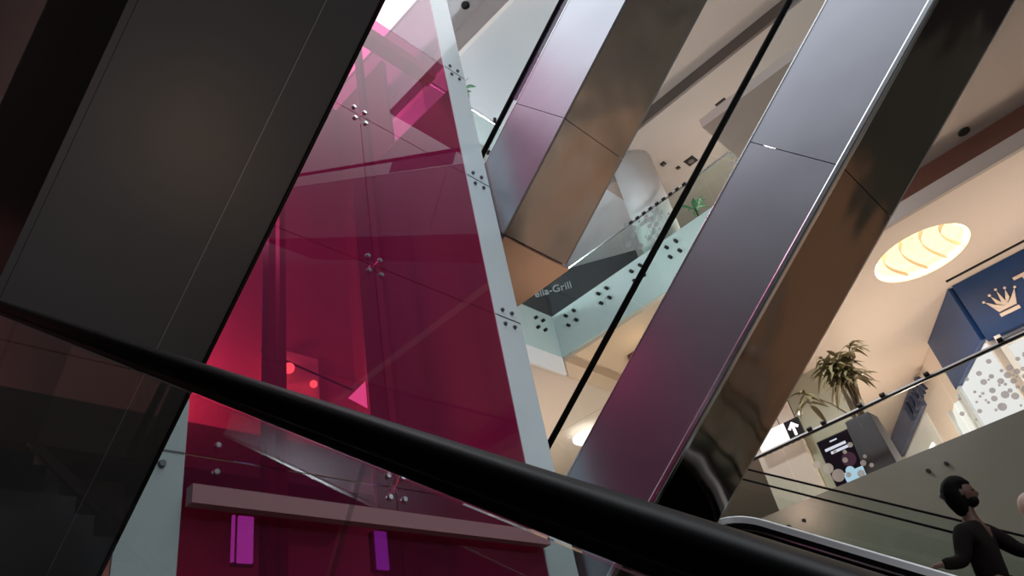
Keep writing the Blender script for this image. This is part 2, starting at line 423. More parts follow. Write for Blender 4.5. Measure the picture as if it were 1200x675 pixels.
# ------------------------------------------------------------------ pink glazed lift tower
TX = -4.15
tower = thing('elevator_tower', 'tall pink-glazed lift tower edged with pale frosted strips', 'elevator', (TX-1.2, 3.45, -4.0))
ZS = [-4.0, -2.10, 0.02, 2.115, 4.25, 6.32, 8.42, 10.52, 11.0]
YL, YM, YR, YE, YB = 1.85, 3.46, 5.02, 5.42, 1.50
for i in range(len(ZS)-1):
    z0, z1 = ZS[i]+.006, ZS[i+1]-.006
    for ya, yb in ((YL, YM), (YM, YR)):
        b = MB(); b.box(TX-.012, TX, ya+.004, yb-.004, z0, z1); b.build('pink_glass_pane' if z0 < 8.4 else 'pale_pink_pane', M['pink_glass'] if z0 < 8.4 else M['pale_pink_glass'], tower)
    for ya, yb in ((YB, YL), (YR, YE)):
        b = MB(); b.box(TX-.014, TX+.004, ya+.002, yb-.002, z0, z1); o = b.build('frosted_strip', M['frost'], tower)
def spider(y, z, d=.085, x=TX):
    b = MB()
    for sy in (-1, 1):
        for sz in (-1, 1):
            b.cyl((x+.0, y+sy*d*.8, z+sz*d), (x+.022, y+sy*d*.8, z+sz*d), .026, .020, 10)
            b.tube([(x-.03, y, z), (x-.02, y+sy*d*.8, z+sz*d)], .010, 6)
    b.cyl((x-.05, y, z), (x-.02, y, z), .03, .03, 10)
    return b
for z in ZS[2:-1]:
    spider(YM, z).build('spider_fitting', M['chrome'], tower)
    b = spider(YE-.2, z, .09, TX+.004); b.build('spider_fitting', M['steel_dark'], tower)
    b = spider(YB+.14, z, .09, TX+.004); b.build('spider_fitting', M['steel_dark'], tower)
    b = MB(); b.box(TX+.004, TX+.008, YR+.02, YE-.01, z-.006, z+.006); b.build('strip_joint', M['steel_dark'], tower)
    b = MB(); b.box(TX+.004, TX+.008, YB+.0, YL-.01, z-.006, z+.006); b.build('strip_joint', M['steel_dark'], tower)
    b = MB()
    for dz in (-.09, .09): b.cyl((TX, YL+.2, z+dz), (TX+.02, YL+.2, z+dz), .022, .018, 10)
    b.build('edge_bolts', M['chrome'], tower)
# inside the shaft
for y, x in ((2.75, -4.75), (3.25, -5.4), (4.25, -5.0), (4.75, -5.6)):
    b = MB(); b.box(x-.05, x+.05, y-.035, y+.035, -4, 11); b.build('guide_rail', M['darkwall'], tower)
b = MB(); b.box(-4.12, -4.04, 1.86, 5.0, 1.77, 1.885); o = b.build('cross_beam', M['beam'], tower)
b = MB(); b.box(-4.82, -4.62, 1.62, 5.36, 8.9, 9.1); o = b.build('cross_beam', M['midwall'], tower)
b = MB(); b.box(-6.35, -6.30, 4.98, 5.36, -4, 8.4); b.build('rear_panel', M['darkwall'], tower)
b = MB(); b.box(-6.3, -4.3, 5.33, 5.36, -4, 8.4); b.build('side_panel', M['darkwall'], tower)
b = MB(); b.box(-6.3, -4.3, 1.60, 1.63, -4, 11); b.build('side_pane', M['clear_glass'], tower)
# lift car near the foot of the picture
b = MB(); b.box(-6.2, -4.95, 2.0, 5.2, -2.2, -2.1); b.box(-6.2, -4.95, 2.0, 5.2, .25, .4); b.box(-6.2, -6.15, 2.0, 5.2, -2.1, .25); b.build('lift_car', M['darkwall'], tower)
for nm, y0, y1, z0, z1, m, lab in (('light_panel', 2.50, 2.61, 1.68, 2.0, 'magenta', 'upright magenta light panel inside the pink tower, nearer the pale left strip'),
                                   ('light_panel', 3.66, 3.77, 1.70, 2.0, 'violet', 'upright violet light panel inside the pink tower, by the centre joint')):
    r = thing(nm, lab, 'light', (-4.7, (y0+y1)/2, z0))
    b = MB(); b.box(-4.71, -4.69, y0, y1, z0, z1); b.build('diffuser', M[m], r)
    b = MB(); b.box(-4.76, -4.711, y0-.02, y1+.02, z0-.01, z1+.0); b.build('housing', M['darkwall'], r)
    if m == 'magenta':
        b = MB(); b.box(-4.71, -4.69, y0-.045, y0-.028, z0, z1); b.build('side_strip', M[m], r)

# ------------------------------------------------------------------ storeys: right side
sbox('floor', M['floor'], -7, 7, 14.5, 34, 3.3, 3.78)
o = sbox('trim_1', M['grey_fascia'], -7, 7, 14.42, 14.5, 1.0, 3.79, 'grey-green glass cladding on the slab edge under the right balustrade')
for x in (-5.6, -2.85, -.1, 2.6):
    for z in (3.45, 2.98):
        for dx in (-.16, .16):
            b = MB(); b.cyl((x+dx, 14.42, z), (x+dx, 14.38, z), .035, .035, 10); b.build('standoff_pin', M['black_matte'], o)
# balustrade on it
bal = thing('glass_balustrade', 'glass balustrade with dark handrail before the blue shopfront and planter', 'balustrade', (-1, 14.5, 3.79))
x = -6.9
while x < 4:
    b = MB(); b.box(x, x+1.58, 14.494, 14.506, 3.79, 4.93); b.build('glass_panel', M['clear_glass'], bal); x += 1.6
b = MB(); b.box(-6.9, 4.2, 14.47, 14.53, 4.92, 4.955); b.build('handrail', M['black_profile'], bal, bevel=.006)
b = MB(); b.box(-6.9, 4.2, 14.45, 14.53, 4.956, 4.985); o = b.build('rail_cap', M['white'], bal); o['label'] = 'pale cap on the rail'
for x in (-4.62, -4.32, -3.55, -3.1, -2.25, -.95, .3):
    b = MB(); b.cyl((x-.045, 14.44, 5.0), (x+.045, 14.44, 5.0), .045, .045, 12); b.tube([(x, 14.5, 4.96), (x, 14.44, 5.0)], .02, 6); b.build('rail_clip', M['black_profile'], bal)
def dots(cx, cz, n, sx, sz, y, rmin, rmax, seed):
    rnd = random.Random(seed); b = MB()
    out = []
    tries = 0
    while len(out) < n and tries < 2000:
        tries += 1
        r = rnd.uniform(rmin, rmax); px = cx+rnd.gauss(0, sx); pz = cz+rnd.gauss(0, sz)
        if all((px-q[0])**2+(pz-q[1])**2 > (r+q[2])**2 for q in out): out.append((px, pz, r))
    for px, pz, r in out: b.disc((px, y, pz), (0,-1,0), r, .003, 18)
    return b
b = MB()
for px, pz, r in ((-4.80,4.33,.075),(-4.62,4.18,.10),(-4.5,3.99,.12),(-4.32,3.93,.05),(-4.26,4.2,.05),(-4.2,4.34,.04),(-3.98,4.02,.055),(-3.9,4.12,.035),(-4.05,4.42,.05),(-4.37,4.42,.035),(-4.1,3.86,.07),(-3.86,3.93,.04)):
    b.disc((px, 14.49, pz), (0,-1,0), r, .003, 18)
o = b.build('dot_film', M['dot'], bal); o['label'] = 'pale round film dots near the screen'
b = MB()
rnd = random.Random(3); oo = []
for i in range(400):
    u = rnd.random(); px = -1.8+u*1.8+rnd.gauss(0, .16); pz = 4.10+u*.42+rnd.gauss(0, .17); r = rnd.uniform(.018, .07)
    if 3.83+r < pz < 4.86-r and all((px-q[0])**2+(pz-q[1])**2 > (r+q[2])**2 for q in oo) and len(oo) < 75: oo.append((px, pz, r))
for px, pz, r in oo: b.disc((px, 14.49, pz), (0,-1,0), r, .003, 18)
o = b.build('dot_film', M['greydot'], bal); o['label'] = 'grey round film dots before the lit display'
b = MB()
for i in range(8): b.box(-5.75+i*.13, -5.68+i*.13, 14.465, 14.535, 4.915, 4.945)
b.build('rail_marks', M['black_profile'], bal)
# ceiling with a round recess
LC, LR, ZC = Vector((-1.40, 16.22, 8.0)), 1.0, 8.0
b = MB()
N = 48
sq = []
for i in range(N):
    a = 2*PI*i/N; c, s = math.cos(a), math.sin(a); k = 1.3/max(abs(c), abs(s)); sq.append((LC.x+c*k, LC.y+s*k))
for i in range(N):
    j = (i+1) % N; a, c = 2*PI*i/N, 2*PI*j/N
    b.quad([(LC.x+LR*math.cos(a), LC.y+LR*math.sin(a), ZC), (LC.x+LR*math.cos(c), LC.y+LR*math.sin(c), ZC), (*sq[j], ZC), (*sq[i], ZC)])
x0, x1, y0, y1 = LC.x-1.3, LC.x+1.3, LC.y-1.3, LC.y+1.3
for q in ((-7,x0,14.5,34),(x1,7,14.5,34),(x0,x1,14.5,y0),(x0,x1,y1,34)):
    b.quad([(q[0],q[2],ZC),(q[1],q[2],ZC),(q[1],q[3],ZC),(q[0],q[3],ZC)])
struct('ceiling', b, M['beige'])
lamp = thing('ceiling_light', 'large round recessed ceiling light with curved ribs glowing warm', 'light', (LC.x, LC.y, ZC))
b = MB()
prof = [(LR, 0), (LR*.99, .10), (LR*.9, .25), (LR*.7, .36), (LR*.4, .42), (0.02, .44)]
for (ra, za), (rb, zb) in zip(prof, prof[1:]):
    for i in range(N):
        a, c = 2*PI*i/N, 2*PI*(i+1)/N
        P = lambda r, an, z: (LC.x+r*math.cos(an), LC.y+r*math.sin(an), ZC+z)
        b.quad([P(ra,a,za), P(ra,c,za), P(rb,c,zb), P(rb,a,zb)])
b.build('dome', M['dome'], lamp, smooth=True)
b = MB(); b.tube([(LC.x+.955*math.cos(2*PI*i/40), LC.y+.955*math.sin(2*PI*i/40), ZC+.07) for i in range(41)], .022, 6); b.build('led_ring', M['led'], lamp)
for k, u in enumerate((-.62, -.22, .22, .62)):
    b = MB(); hw = math.sqrt(1-u*u)*LR*.86
    pp = []
    for i in range(17):
        v = -1+2*i/16; pp.append((LC.x+u*LR-.20*(1-v*v)*1.0+.10, LC.y+v*hw, ZC+.02+.10*(1-v*v)))
    for p, q in zip(pp, pp[1:]):
        b.hexa([(p[0]-.008,p[1],p[2]),(p[0]+.008,p[1],p[2]),(p[0]+.008,p[1],p[2]+.10),(p[0]-.008,p[1],p[2]+.10)],
               [(q[0]-.008,q[1],q[2]),(q[0]+.008,q[1],q[2]),(q[0]+.008,q[1],q[2]+.10),(q[0]-.008,q[1],q[2]+.10)])
    b.build('rib', M['orange'], lamp)
b = MB(); b.box(-1.44, 3.5, 17.97, 18.03, 7.97, 8.0); struct('trim_2', b, M['black_matte'], 'dark slot in the ceiling before the blue shopfront')
# slab edge and overhang of the next storey
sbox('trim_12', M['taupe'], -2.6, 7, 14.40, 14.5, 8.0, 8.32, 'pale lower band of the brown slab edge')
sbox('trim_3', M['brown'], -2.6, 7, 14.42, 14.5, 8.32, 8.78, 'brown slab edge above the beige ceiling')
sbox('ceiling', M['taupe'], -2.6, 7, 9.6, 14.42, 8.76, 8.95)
d = MB(); d.cyl((.52, 14.1, 8.76), (.52, 14.1, 8.73), .11, .11, 20); tag(d.build('downlight', M['black_matte']), 'dark round ceiling spot beside the brown slab edge', 'light')
# back wall, grey-green wall block, spots
sbox('wall_back', M['beige'], -7, 7, 33.8, 34, 3.78, 8.0)
sbox('wall_left', M['greygreen'], -6.29, -4.62, 19.0, 19.3, 3.78, 7.99)
sbox('wall_left', M['beige'], -7.6, -6.31, 18.8, 19.3, 3.78, 7.99)
for p, lab, r in (((-4.75, 20.8, 8.0), 'small bright ceiling spot behind the plant leaves', .09),):
    t = thing('downlight', lab, 'light', p)
    b = MB(); b.cyl((p[0],p[1],p[2]-.03), (p[0],p[1],p[2]-.06), r, r, 16); b.build('lens', M['lamp_white'], t)
    b = MB(); b.cyl((p[0],p[1],p[2]), (p[0],p[1],p[2]-.03), r*1.3, r*1.3, 16); b.build('rim', M['white'], t)
t = thing('wall_lamp', 'tiny round white lamp on the grey-green wall', 'light', (-6.13, 18.99, 7.08))
b = MB(); b.cyl((-6.13,18.99,7.08), (-6.13,18.95,7.08), .06, .05, 14); b.build('lens', M['lamp_white'], t)
b = MB(); b.cyl((-6.13,19.0,7.08), (-6.13,18.98,7.08), .075, .075, 14); b.build('rim', M['white'], t)

# shopfront wall at an angle, running back to the left from the corner
A = Vector((-1.42, 18.47, 0)); HD = math.radians(118)
U = Vector((math.cos(HD), math.sin(HD), 0)); W = Vector((-math.sin(HD), math.cos(HD), 0)); Z = Vector((0,0,1))  # W points to the visitor
def wall_box(mb, a0, a1, d0, d1, z0, z1): mb.obox(A, U, W, Z, (a0,a1), (d0,d1), (z0,z1))
b = MB(); wall_box(b, 0.05, 12, -.3, 0, 3.78, 7.99); struct('wall_right', b, M['beige'])
b = MB(); b.box(-1.3, 5, 18.6, 18.9, 3.78, 7.99); struct('wall_front', b, M['white'])
shop = thing('shop_fascia', 'royal blue shop fascia with pale gold crown wrapping the corner', 'sign', (A.x, A.y, 6.55))
b = MB(); b.box(-1.42, 4.5, 18.38, 18.59, 6.50, 7.985); b.build('front_panel', M['blue'], shop)
b = MB(); wall_box(b, .02, 2.80, .005, .12, 6.56, 7.985); b.build('return_panel', M['blue'], shop)
# crown: five points with balls, a foot bar
def crown(cx, cz, s):
    b = MB(); y = 18.37
    P = lambda u, v: (cx+u*s, y, cz+v*s)
    base = [(-.27,.0),(.27,.0)]
    pts = [(-.26,.06),(.26,.06),(.44,.52),(.20,.28),(.22,.62),(.06,.30),(0,.70),(-.06,.30),(-.22,.62),(-.20,.28),(-.44,.52)]
    # body as fan of small prisms (concave outline)
    c = (0, .16)
    for i in range(len(pts)):
        p, q = pts[i], pts[(i+1) % len(pts)]
        b.poly_prism([P(*c), P(*p), P(*q)], (0,-.05,0))
    for u, v in ((-.47,.56),(-.235,.68),(0,.76),(.235,.68),(.47,.56)): b.sphere((cx+u*s, y-.025, cz+v*s), .045*s, 10)
    b.build('crown_emblem', M['gold'], shop)
    b = MB(); b.box(cx-.29*s, cx+.29*s, y-.05, y, cz-.10*s, cz-.0*s); b.build('crown_foot', M['gold'], shop)
crown(-.72, 6.88, .72)
put_text('letter', 'T', .72, .02, M['gold'], shop, (-.33, 18.35, 7.0), (1,0,0), (0,0,1))
# lit display beneath
win = thing('shop_window', 'brightly lit white shop display under the blue fascia', 'window', (.8, 18.4, 3.79))
b = MB(); b.box(-1.15, 4.5, 18.45, 18.5, 3.85, 6.2); b.build('lit_backing', M['lit_white'], win)
b = MB(); b.box(-1.28, -1.15, 18.36, 18.5, 3.79, 6.49); b.box(-1.15, 4.5, 18.36, 18.5, 6.2, 6.3); b.build('frame', M['white'], win)
b = MB(); b.box(-1.15, 4.5, 18.38, 18.42, 6.31, 6.36); b.build('shadow_slot', M['black_matte'], win)
b = MB(); b.box(.15, 1.8, 18.3, 18.44, 3.85, 5.0); o = b.build('display_panel', M['greydot'], win); o['label'] = 'grey panel in the display'
# doorway and second sign on the angled wall
aw = thing('shop_window', 'tall white lit shop display on the angled wall right of the doorway', 'window', tuple(A+U*1.4+Z*3.79))
b = MB(); wall_box(b, .1, 2.55, .01, .05, 3.9, 6.5); b.build('lit_backing', M['lit_white'], aw)
b = MB(); wall_box(b, 2.55, 2.75, 0, .12, 3.79, 6.55); b.build('jamb', M['pale_grey'], aw)
dw = thing('doorway', 'bright arched shop doorway in the beige angled wall', 'door', tuple(A+U*3.6+Z*3.79))
b = MB(); wall_box(b, 2.95, 3.05, 0, .10, 3.79, 6.5); wall_box(b, 4.15, 4.25, 0, .10, 3.79, 6.5); b.build('door_frame', M['pale_grey'], dw)
b = MB()
prof = [(3.05, 3.79), (4.15, 3.79), (4.15, 6.1), (3.95, 6.42), (3.6, 6.5), (3.25, 6.42), (3.05, 6.1)]
b.poly_prism([A+U*a+W*.02+Z*z for a, z in prof], W*.02); b.build('lit_opening', M['lit_door'], dw)
sg = thing('shop_sign', 'slate blue fascia band with navy raised letters on the angled wall', 'sign', tuple(A+U*6+Z*7.2))
b = MB(); wall_box(b, 5.6, 10.2, .0, .16, 7.3, 7.985); b.build('sign_band', M['slate_blue'], sg)
put_text('letters', 'TUDOR', .72, .05, M['navy'], sg, tuple(A+U*6.9+W*.24+Z*7.30), -U, Z, 1.05)
lw = thing('shop_window', 'pale lit shop window below the slate blue fascia', 'window', tuple(A+U*7.5+Z*3.79))
b = MB(); wall_box(b, 5.9, 10.0, .01, .05, 3.9, 7.2); b.build('lit_backing', principled('pale_lit_glass', (200, 196, 186), 0.2, emit=(200, 196, 186), estr=.35), lw)
for a in (6.6, 7.8):
    b = MB(); wall_box(b, a, a+.5, .055, .09, 6.3, 6.5); b.build('lamp_strip', M['lamp_white'], lw)

# digital poster, direction sign, planter
dp = thing('digital_poster', 'freestanding dark digital screen with white headline, left of the planter', 'screen', (-5.02, 17.0, 3.79))
b = MB(); b.box(-5.42, -4.63, 16.96, 17.06, 3.79, 5.53); b.build('housing', M['black'], dp, bevel=.01)
b = MB(); b.box(-5.39, -4.66, 16.95, 16.958, 3.9, 5.50); b.build('display', M['screen'], dp)
b = MB()
for x0_, x1_, z_ in ((-5.30,-4.80,5.24),(-5.2,-4.74,5.14)): b.box(x0_, x1_, 16.94, 16.949, z_, z_+.06)
b.box(-5.12, -4.95, 16.94, 16.949, 5.40, 5.43)
b.build('headline', M['screen_text'], dp)
b = MB(); b.box(-5.15, -4.68, 16.94, 16.949, 4.42, 4.66); b.cyl((-4.98,16.949,4.66), (-4.98,16.94,4.66), .1, .1, 20); b.build('picture', M['screen_blue'], dp)
b = MB(); b.cyl((-4.9,16.949,4.9), (-4.9,16.94,4.9), .16, .16, 24); b.build('plum_disc', M['screen_red'], dp)
ds = thing('direction_sign', 'hanging black sign with a white upward arrow beside a white lit panel', 'sign', (-6.3, 18.2, 6.24))
b = MB(); b.box(-6.58, -5.98, 18.2, 18.28, 6.24, 6.73); b.build('black_panel', M['black'], ds)
b = MB(); b.box(-7.2, -6.38, 18.18, 18.199, 6.25, 6.72); b.build('white_panel', M['pinkwhite'], ds)
b = MB(); y = 18.199; cx, cz = -6.18, 6.48
for pts in ([(-.035,-.17),(.035,-.17),(.035,.08),(-.035,.08)], [(0,.19),(-.15,.04),(-.10,-.01),(0,.09)], [(0,.19),(0,.09),(.10,-.01),(.15,.04)]):
    b.poly_prism([(cx+u, y, cz+v) for u, v in pts], (0,-.012,0))
b.build('arrow', M['pinkwhite'], ds)
for x in (-6.5, -6.05):
    b = MB(); b.cyl((x, 18.24, 6.73), (x, 18.24, 8.0), .012, .012, 8); b.build('hanger_rod', M['black_profile'], ds)

pl = thing('potted_plant', 'tall charcoal planter of drooping olive leaves behind the balustrade', 'plant', (-3.85, 15.25, 3.79))
PC = Vector((-3.85, 15.25, 0))
b = MB()
def sqr(h, z): return [(PC.x-h, PC.y-h, z), (PC.x+h, PC.y-h, z), (PC.x+h, PC.y+h, z), (PC.x-h, PC.y+h, z)]
b.hexa(sqr(.31, 3.79), sqr(.25, 5.02)); b.build('pot', M['pot'], pl, bevel=.015)
b = MB(); b.hexa(sqr(.22, 5.0), sqr(.22, 5.035)); b.build('soil', M['soil'], pl)
rnd = random.Random(11)
tips = []
for i in range(11):
    a = rnd.uniform(0, 2*PI); q = rnd.uniform(.05, .36); h = rnd.uniform(1.0, 1.55)
    base = Vector((PC.x+rnd.uniform(-.1,.1), PC.y+rnd.uniform(-.1,.1), 5.02))
    tip = base+Vector((math.cos(a)*q+.05, math.sin(a)*q, h)); mid = (base+tip)/2+Vector((math.cos(a)*-.03, 0, .05))
    b = MB(); b.tube([base, mid, tip], [.022, .017, .012], 6); b.build('stem', M['stem'], pl); tips.append((tip, a, h))
# one long low branch
base = Vector((PC.x-.05, PC.y, 5.02)); br = base+Vector((-.75, 0, 1.0))
b = MB(); b.tube([base, base+Vector((-.35,0,.55)), br], [.018,.013,.008], 6); b.build('stem', M['stem'], pl); tips.append((br, PI, .6))
b = MB()
def leaf(p, d, L, wd, droop):
    d = Vector(d).normalized(); sd = d.cross(Vector((0,0,1)));
    sd = sd.normalized() if sd.length > 1e-3 else Vector((1,0,0))
    prev = None
    for i in range(7):
        f = i/6; c = p+d*L*f+Vector((0,0,-droop*L*f*f)); hw = wd*math.sin(PI*min(1, f*.94+.06))**.8*.5+.001
        cur = (b.bm.verts.new(c-sd*hw), b.bm.verts.new(c+Vector((0,0,-hw*.25))), b.bm.verts.new(c+sd*hw))
        if prev:
            b.bm.faces.new((prev[0],prev[1],cur[1],cur[0])); b.bm.faces.new((prev[1],prev[2],cur[2],cur[1]))
        prev = cur
for tip, a, h in tips:
    for k in range(20):
        an = rnd.uniform(0, 2*PI); el = rnd.uniform(-.35, .95)
        leaf(tip+Vector((0,0,rnd.uniform(-.3,.05))), (math.cos(an), math.sin(an), el), rnd.uniform(.22,.5), rnd.uniform(.07,.12), rnd.uniform(.3,1.0))
b.build('foliage', M['leaf'], pl)['kind'] = 'stuff'

# ------------------------------------------------------------------ storeys: middle
o = sbox('trim_4', M['mint'], -10.95, -2.0, 15.92, 16.0, 10.56, 12.02, 'mint glass cladding along the middle slab edge')
for x in (-10.3, -9.0, -7.75, -6.5, -5.1, -3.9):
    for dx in (-.16, .16):
        for dz in (-.17, .17):
            b = MB(); b.cyl((x+dx+.05, 15.92, 11.55+dz), (x+dx+.05, 15.82, 11.55+dz), .05, .05, 10); b.build('standoff_pin', M['black_matte'], o)
o = sbox('trim_5', M['mint'], -11.03, -10.95, 8.0, 15.92, 10.56, 12.02, 'mint glass cladding on the side slab edge')
for y in (15.2, 12.7):
    for dx in (-.16, .16):
        for dz in (-.17, .17):
            b = MB(); b.cyl((-10.95, y+dx, 11.5+dz), (-10.85, y+dx, 11.5+dz), .05, .05, 10); b.build('standoff_pin', M['black_matte'], o)
sbox('floor', M['floor'], -22, -2, 16.0, 28, 11.7, 11.98)
sbox('floor', M['floor'], -22, -11.03, 4, 16.0, 11.7, 11.98)
sbox('trim_6', M['white'], -11.03, -10.95, 8.0, 15.92, 9.95, 10.55, 'white band under the side mint cladding')
# tan soffit with a dark beam, beige ceiling below
sbox('ceiling', M['orange'], -10.95, -2.0, 16.0, 18.65, 10.45, 10.6)
sbox('trim_7', M['beige'], -10.95, -2.0, 18.65, 18.75, 9.95, 10.6)
sbox('trim_8', M['brown'], -9.75, -2.0, 17.55, 18.05, 10.20, 10.44, 'dark brown beam under the tan soffit')
sbox('trim_13', M['orange'], -11.03, -10.95, 16.0, 18.76, 9.95, 10.6)
sbox('ceiling', M['beige'], -30, -7.02, 18.76, 40, 9.97, 10.12)
sbox('ceiling', M['beige'], -30, -11.04, 4, 18.74, 9.97, 10.12)
pd = thing('pendant_light', 'round white disc lamp hanging on a wire under the beige ceiling', 'light', (-13.3, 19.8, 9.75))
b = MB(); b.cyl((-13.25,19.7,9.7), (-13.25,19.7,9.76), .62, .62, 32); b.build('disc', M['lamp_white'], pd)
b = MB(); b.tube([(-13.25,19.7,9.76), (-13.9,19.3,9.95)], .014, 6); b.build('wire', M['white'], pd)
t = thing('ceiling_spot', 'small warm lamp glowing against the tan soffit', 'light', (-6.9, 17.0, 10.3))
b = MB(); b.cyl((-6.9,17.0,10.45), (-6.9,17.0,10.40), .16, .13, 16); b.build('lens', M['lamp_warm'], t)
# balustrade, its black shop board behind, column, ceilings
bal = thing('glass_balustrade', 'upper glass balustrade with thin silver rail above the mint cladding', 'balustrade', (-7, 16.0, 12.02))
x = -10.9
while x < -2.3:
    b = MB(); b.box(x, x+1.48, 15.97, 15.985, 12.02, 13.22); b.build('glass_panel', M['green_glass'], bal); x += 1.5
y = 8.4
while y < 15.9:
    b = MB(); b.box(-10.985, -10.97, y, y+1.46, 12.02, 13.22); b.build('glass_panel', M['green_glass'], bal); y += 1.5
b = MB(); b.tube([(-2.2,15.978,13.26), (-10.97,15.978,13.26), (-10.97,8.4,13.26)], .04, 8); b.build('handrail', M['chrome'], bal)
b = MB()
for i in range(9): b.box(-7.45+i*.24, -7.33+i*.24, 15.93, 15.95, 13.2, 13.3)
b.build('rail_marks', M['black_profile'], bal)
dots(-6.9, 12.75, 26, .55, .28, 15.96, .035, .11, 5).build('dot_film', M['greydot'], bal)
dots(-3.6, 12.8, 16, .4, .25, 15.96, .035, .10, 8).build('dot_film', M['greydot'], bal)
# dark food kiosk set at an angle behind the glass
KH = math.radians(33); KU = Vector((math.cos(KH), math.sin(KH), 0)); KW = Vector((math.sin(KH), -math.cos(KH), 0))
KA = Vector((-9.0, 19.02, 0))
kd = thing('kiosk', 'black shop counter board with grey lettering behind the upper balustrade', 'sign', tuple(KA+Z*11.98))
b = MB(); b.obox(KA, KU, KW, Z, (-4.6, 0), (-.5, 0), (11.98, 14.70)); b.build('board', M['black'], kd)
put_text('lettering', 'ella-Grill', .40, .015, M['letter_grey'], kd, tuple(KA+KU*-3.75+KW*.02+Z*13.88), KU, Z, .95)
colm = MB(); colm.cyl((-7.15,17.02,11.98), (-7.15,17.02,16.12), .64, .64, 40); o = struct('wall_column', colm, M['white'], 'round white column behind the upper balustrade')
for pp in o.data.polygons: pp.use_smooth = len(pp.vertices) == 4
up_ = thing('potted_plant', 'small green plant by the white column behind the upper balustrade', 'plant', (-5.8, 16.9, 11.98))
b = MB(); b.cyl((-5.8,16.9,11.98), (-5.8,16.9,12.6), .16, .22, 16); b.build('pot', M['pot'], up_)
b = MB()
for k in range(22):
    an = rnd.uniform(0, 2*PI); leaf(Vector((-5.8,16.9,13.0)), (math.cos(an), math.sin(an), rnd.uniform(.9,2.4)), rnd.uniform(.5,.85), .10, .5)
b.build('foliage', M['leaf_green'], up_)['kind'] = 'stuff'
b = MB(); b.tube([(-5.8,16.9,12.5), (-5.78,16.9,13.05)], .03, 8); b.build('stem', M['stem'], up_)
# upper ceiling with step
def slab(name, mat, pts, z0, z1):
    b = MB(); b.poly_prism([(x, y, z0) for x, y in pts], (0, 0, z1-z0)); return struct(name, b, mat)
sbox('ceiling', M['taupe'], -8.4, 2, 16.0, 28, 16.12, 16.3)
sbox('trim_9', M['umber'], -6.6, 2, 15.9, 16.0, 16.12, 16.56)  # shading of the slab edge put into the umber colour
slab('ceiling', M['taupe'], [(-3.3,9.7),(2,9.7),(2,15.9),(-6.6,15.9)], 16.52, 16.67)
slab('ceiling', M['pale_grey'], [(-24,9.72),(-3.4,9.72),(-6.7,16.0),(-24,16.0)], 16.12, 16.3)
sbox('ceiling', M['pale_grey'], -24, -8.4, 16.0, 28, 16.12, 16.3)
sbox('trim_10', M['white'], -24, -3.4, 9.6, 9.72, 16.05, 16.95, 'white edge strip of the stepped pale ceiling')
sbox('ceiling', M['pale_grey'], -24, -3.4, 8.3, 9.6, 16.9, 17.05)
d = MB(); d.cyl((-6.56,9.3,16.9), (-6.56,9.3,16.86), .11, .11, 20); tag(d.build('downlight', M['black_matte']), 'dark round spot in the pale ceiling beside the tower top', 'light')
for p, s, lab in (((-3.85,17.35,16.12), .17, 'dark square ceiling spot nearest the far escalator rail'), ((-5.85,18.6,16.12), .17, 'dark square ceiling spot above the small green plant'),
                  ((-6.5,17.9,16.12), .08, 'tiny dark ceiling sensor beside the white column top'), ((-6.3,18.5,16.12), .06, 'tiniest dark ceiling sensor above the green plant')):
    t = thing('downlight', lab, 'light', p)
    b = MB(); b.box(p[0]-s, p[0]+s, p[1]-s, p[1]+s, p[2]-.04, p[2]); b.build('housing', M['black_matte'], t)
    b = MB(); b.cyl((p[0],p[1],p[2]-.04), (p[0],p[1],p[2]-.05), s*.6, s*.6, 14); b.build('lens', M['umber'], t)
sbox('wall_far', M['taupe'], -22, 2, 27.8, 28, 11.98, 16.12)

# small balcony left of the far escalator, seen over the tower's edge
sbox('floor', M['mint'], -8.4, -7.06, 7.6, 10.15, 10.6, 12.0)
o = sbox('trim_11', M['mint_edge'], -7.06, -7.0, 7.6, 10.15, 10.5, 12.02, 'pale mint slab edge of the small balcony behind the tower')
for y, z in ((9.35,11.8),(9.35,11.4)):
    b = MB(); b.cyl((-7.0,y,z), (-6.92,y,z), .05, .05, 10); b.build('standoff_pin', M['black_matte'], o)
bal = thing('glass_balustrade', 'short glass balustrade of the small balcony behind the tower', 'balustrade', (-7.03, 8.2, 12.02))
for y in (7.65, 8.9):
    b = MB(); b.box(-7.04, -7.025, y, y+1.23, 12.02, 13.15); b.build('glass_panel', M['green_glass'], bal)
b = MB(); b.tube([(-7.03,7.65,13.2), (-7.03,10.1,13.2)], .035, 8); b.build('handrail', M['chrome'], bal)
for y in (8.9, 9.95):
    b = MB(); b.cyl((-7.03,y,13.2), (-7.0,y,13.38), .04, .04, 8); b.build('rail_clip', M['black_profile'], bal)
tw = thing('potted_plant', 'sparse twiggy plant on the small balcony beside the tower', 'plant', (-7.3, 8.9, 12.0))
b = MB(); b.cyl((-7.3,8.9,12.0), (-7.3,8.9,12.7), .18, .24, 16); b.build('pot', M['white'], tw)
b = MB(); b.tube([(-7.3,8.9,12.7), (-7.1,8.9,13.8), (-6.95,8.75,14.4)], [.02,.014,.006], 6); b.tube([(-7.1,8.9,13.8), (-7.0,9.3,14.4)], .006, 5); b.build('stem', M['stem'], tw)
b = MB()
for k in range(16):
    an = rnd.uniform(0, 2*PI); leaf(Vector((-7.0+rnd.uniform(-.1,.1), 9.0, 13.75)), (math.cos(an), math.sin(an), rnd.uniform(-.2,.6)), .24, .09, .5)
b.build('foliage', M['leaf_green'], tw)['kind'] = 'stuff'

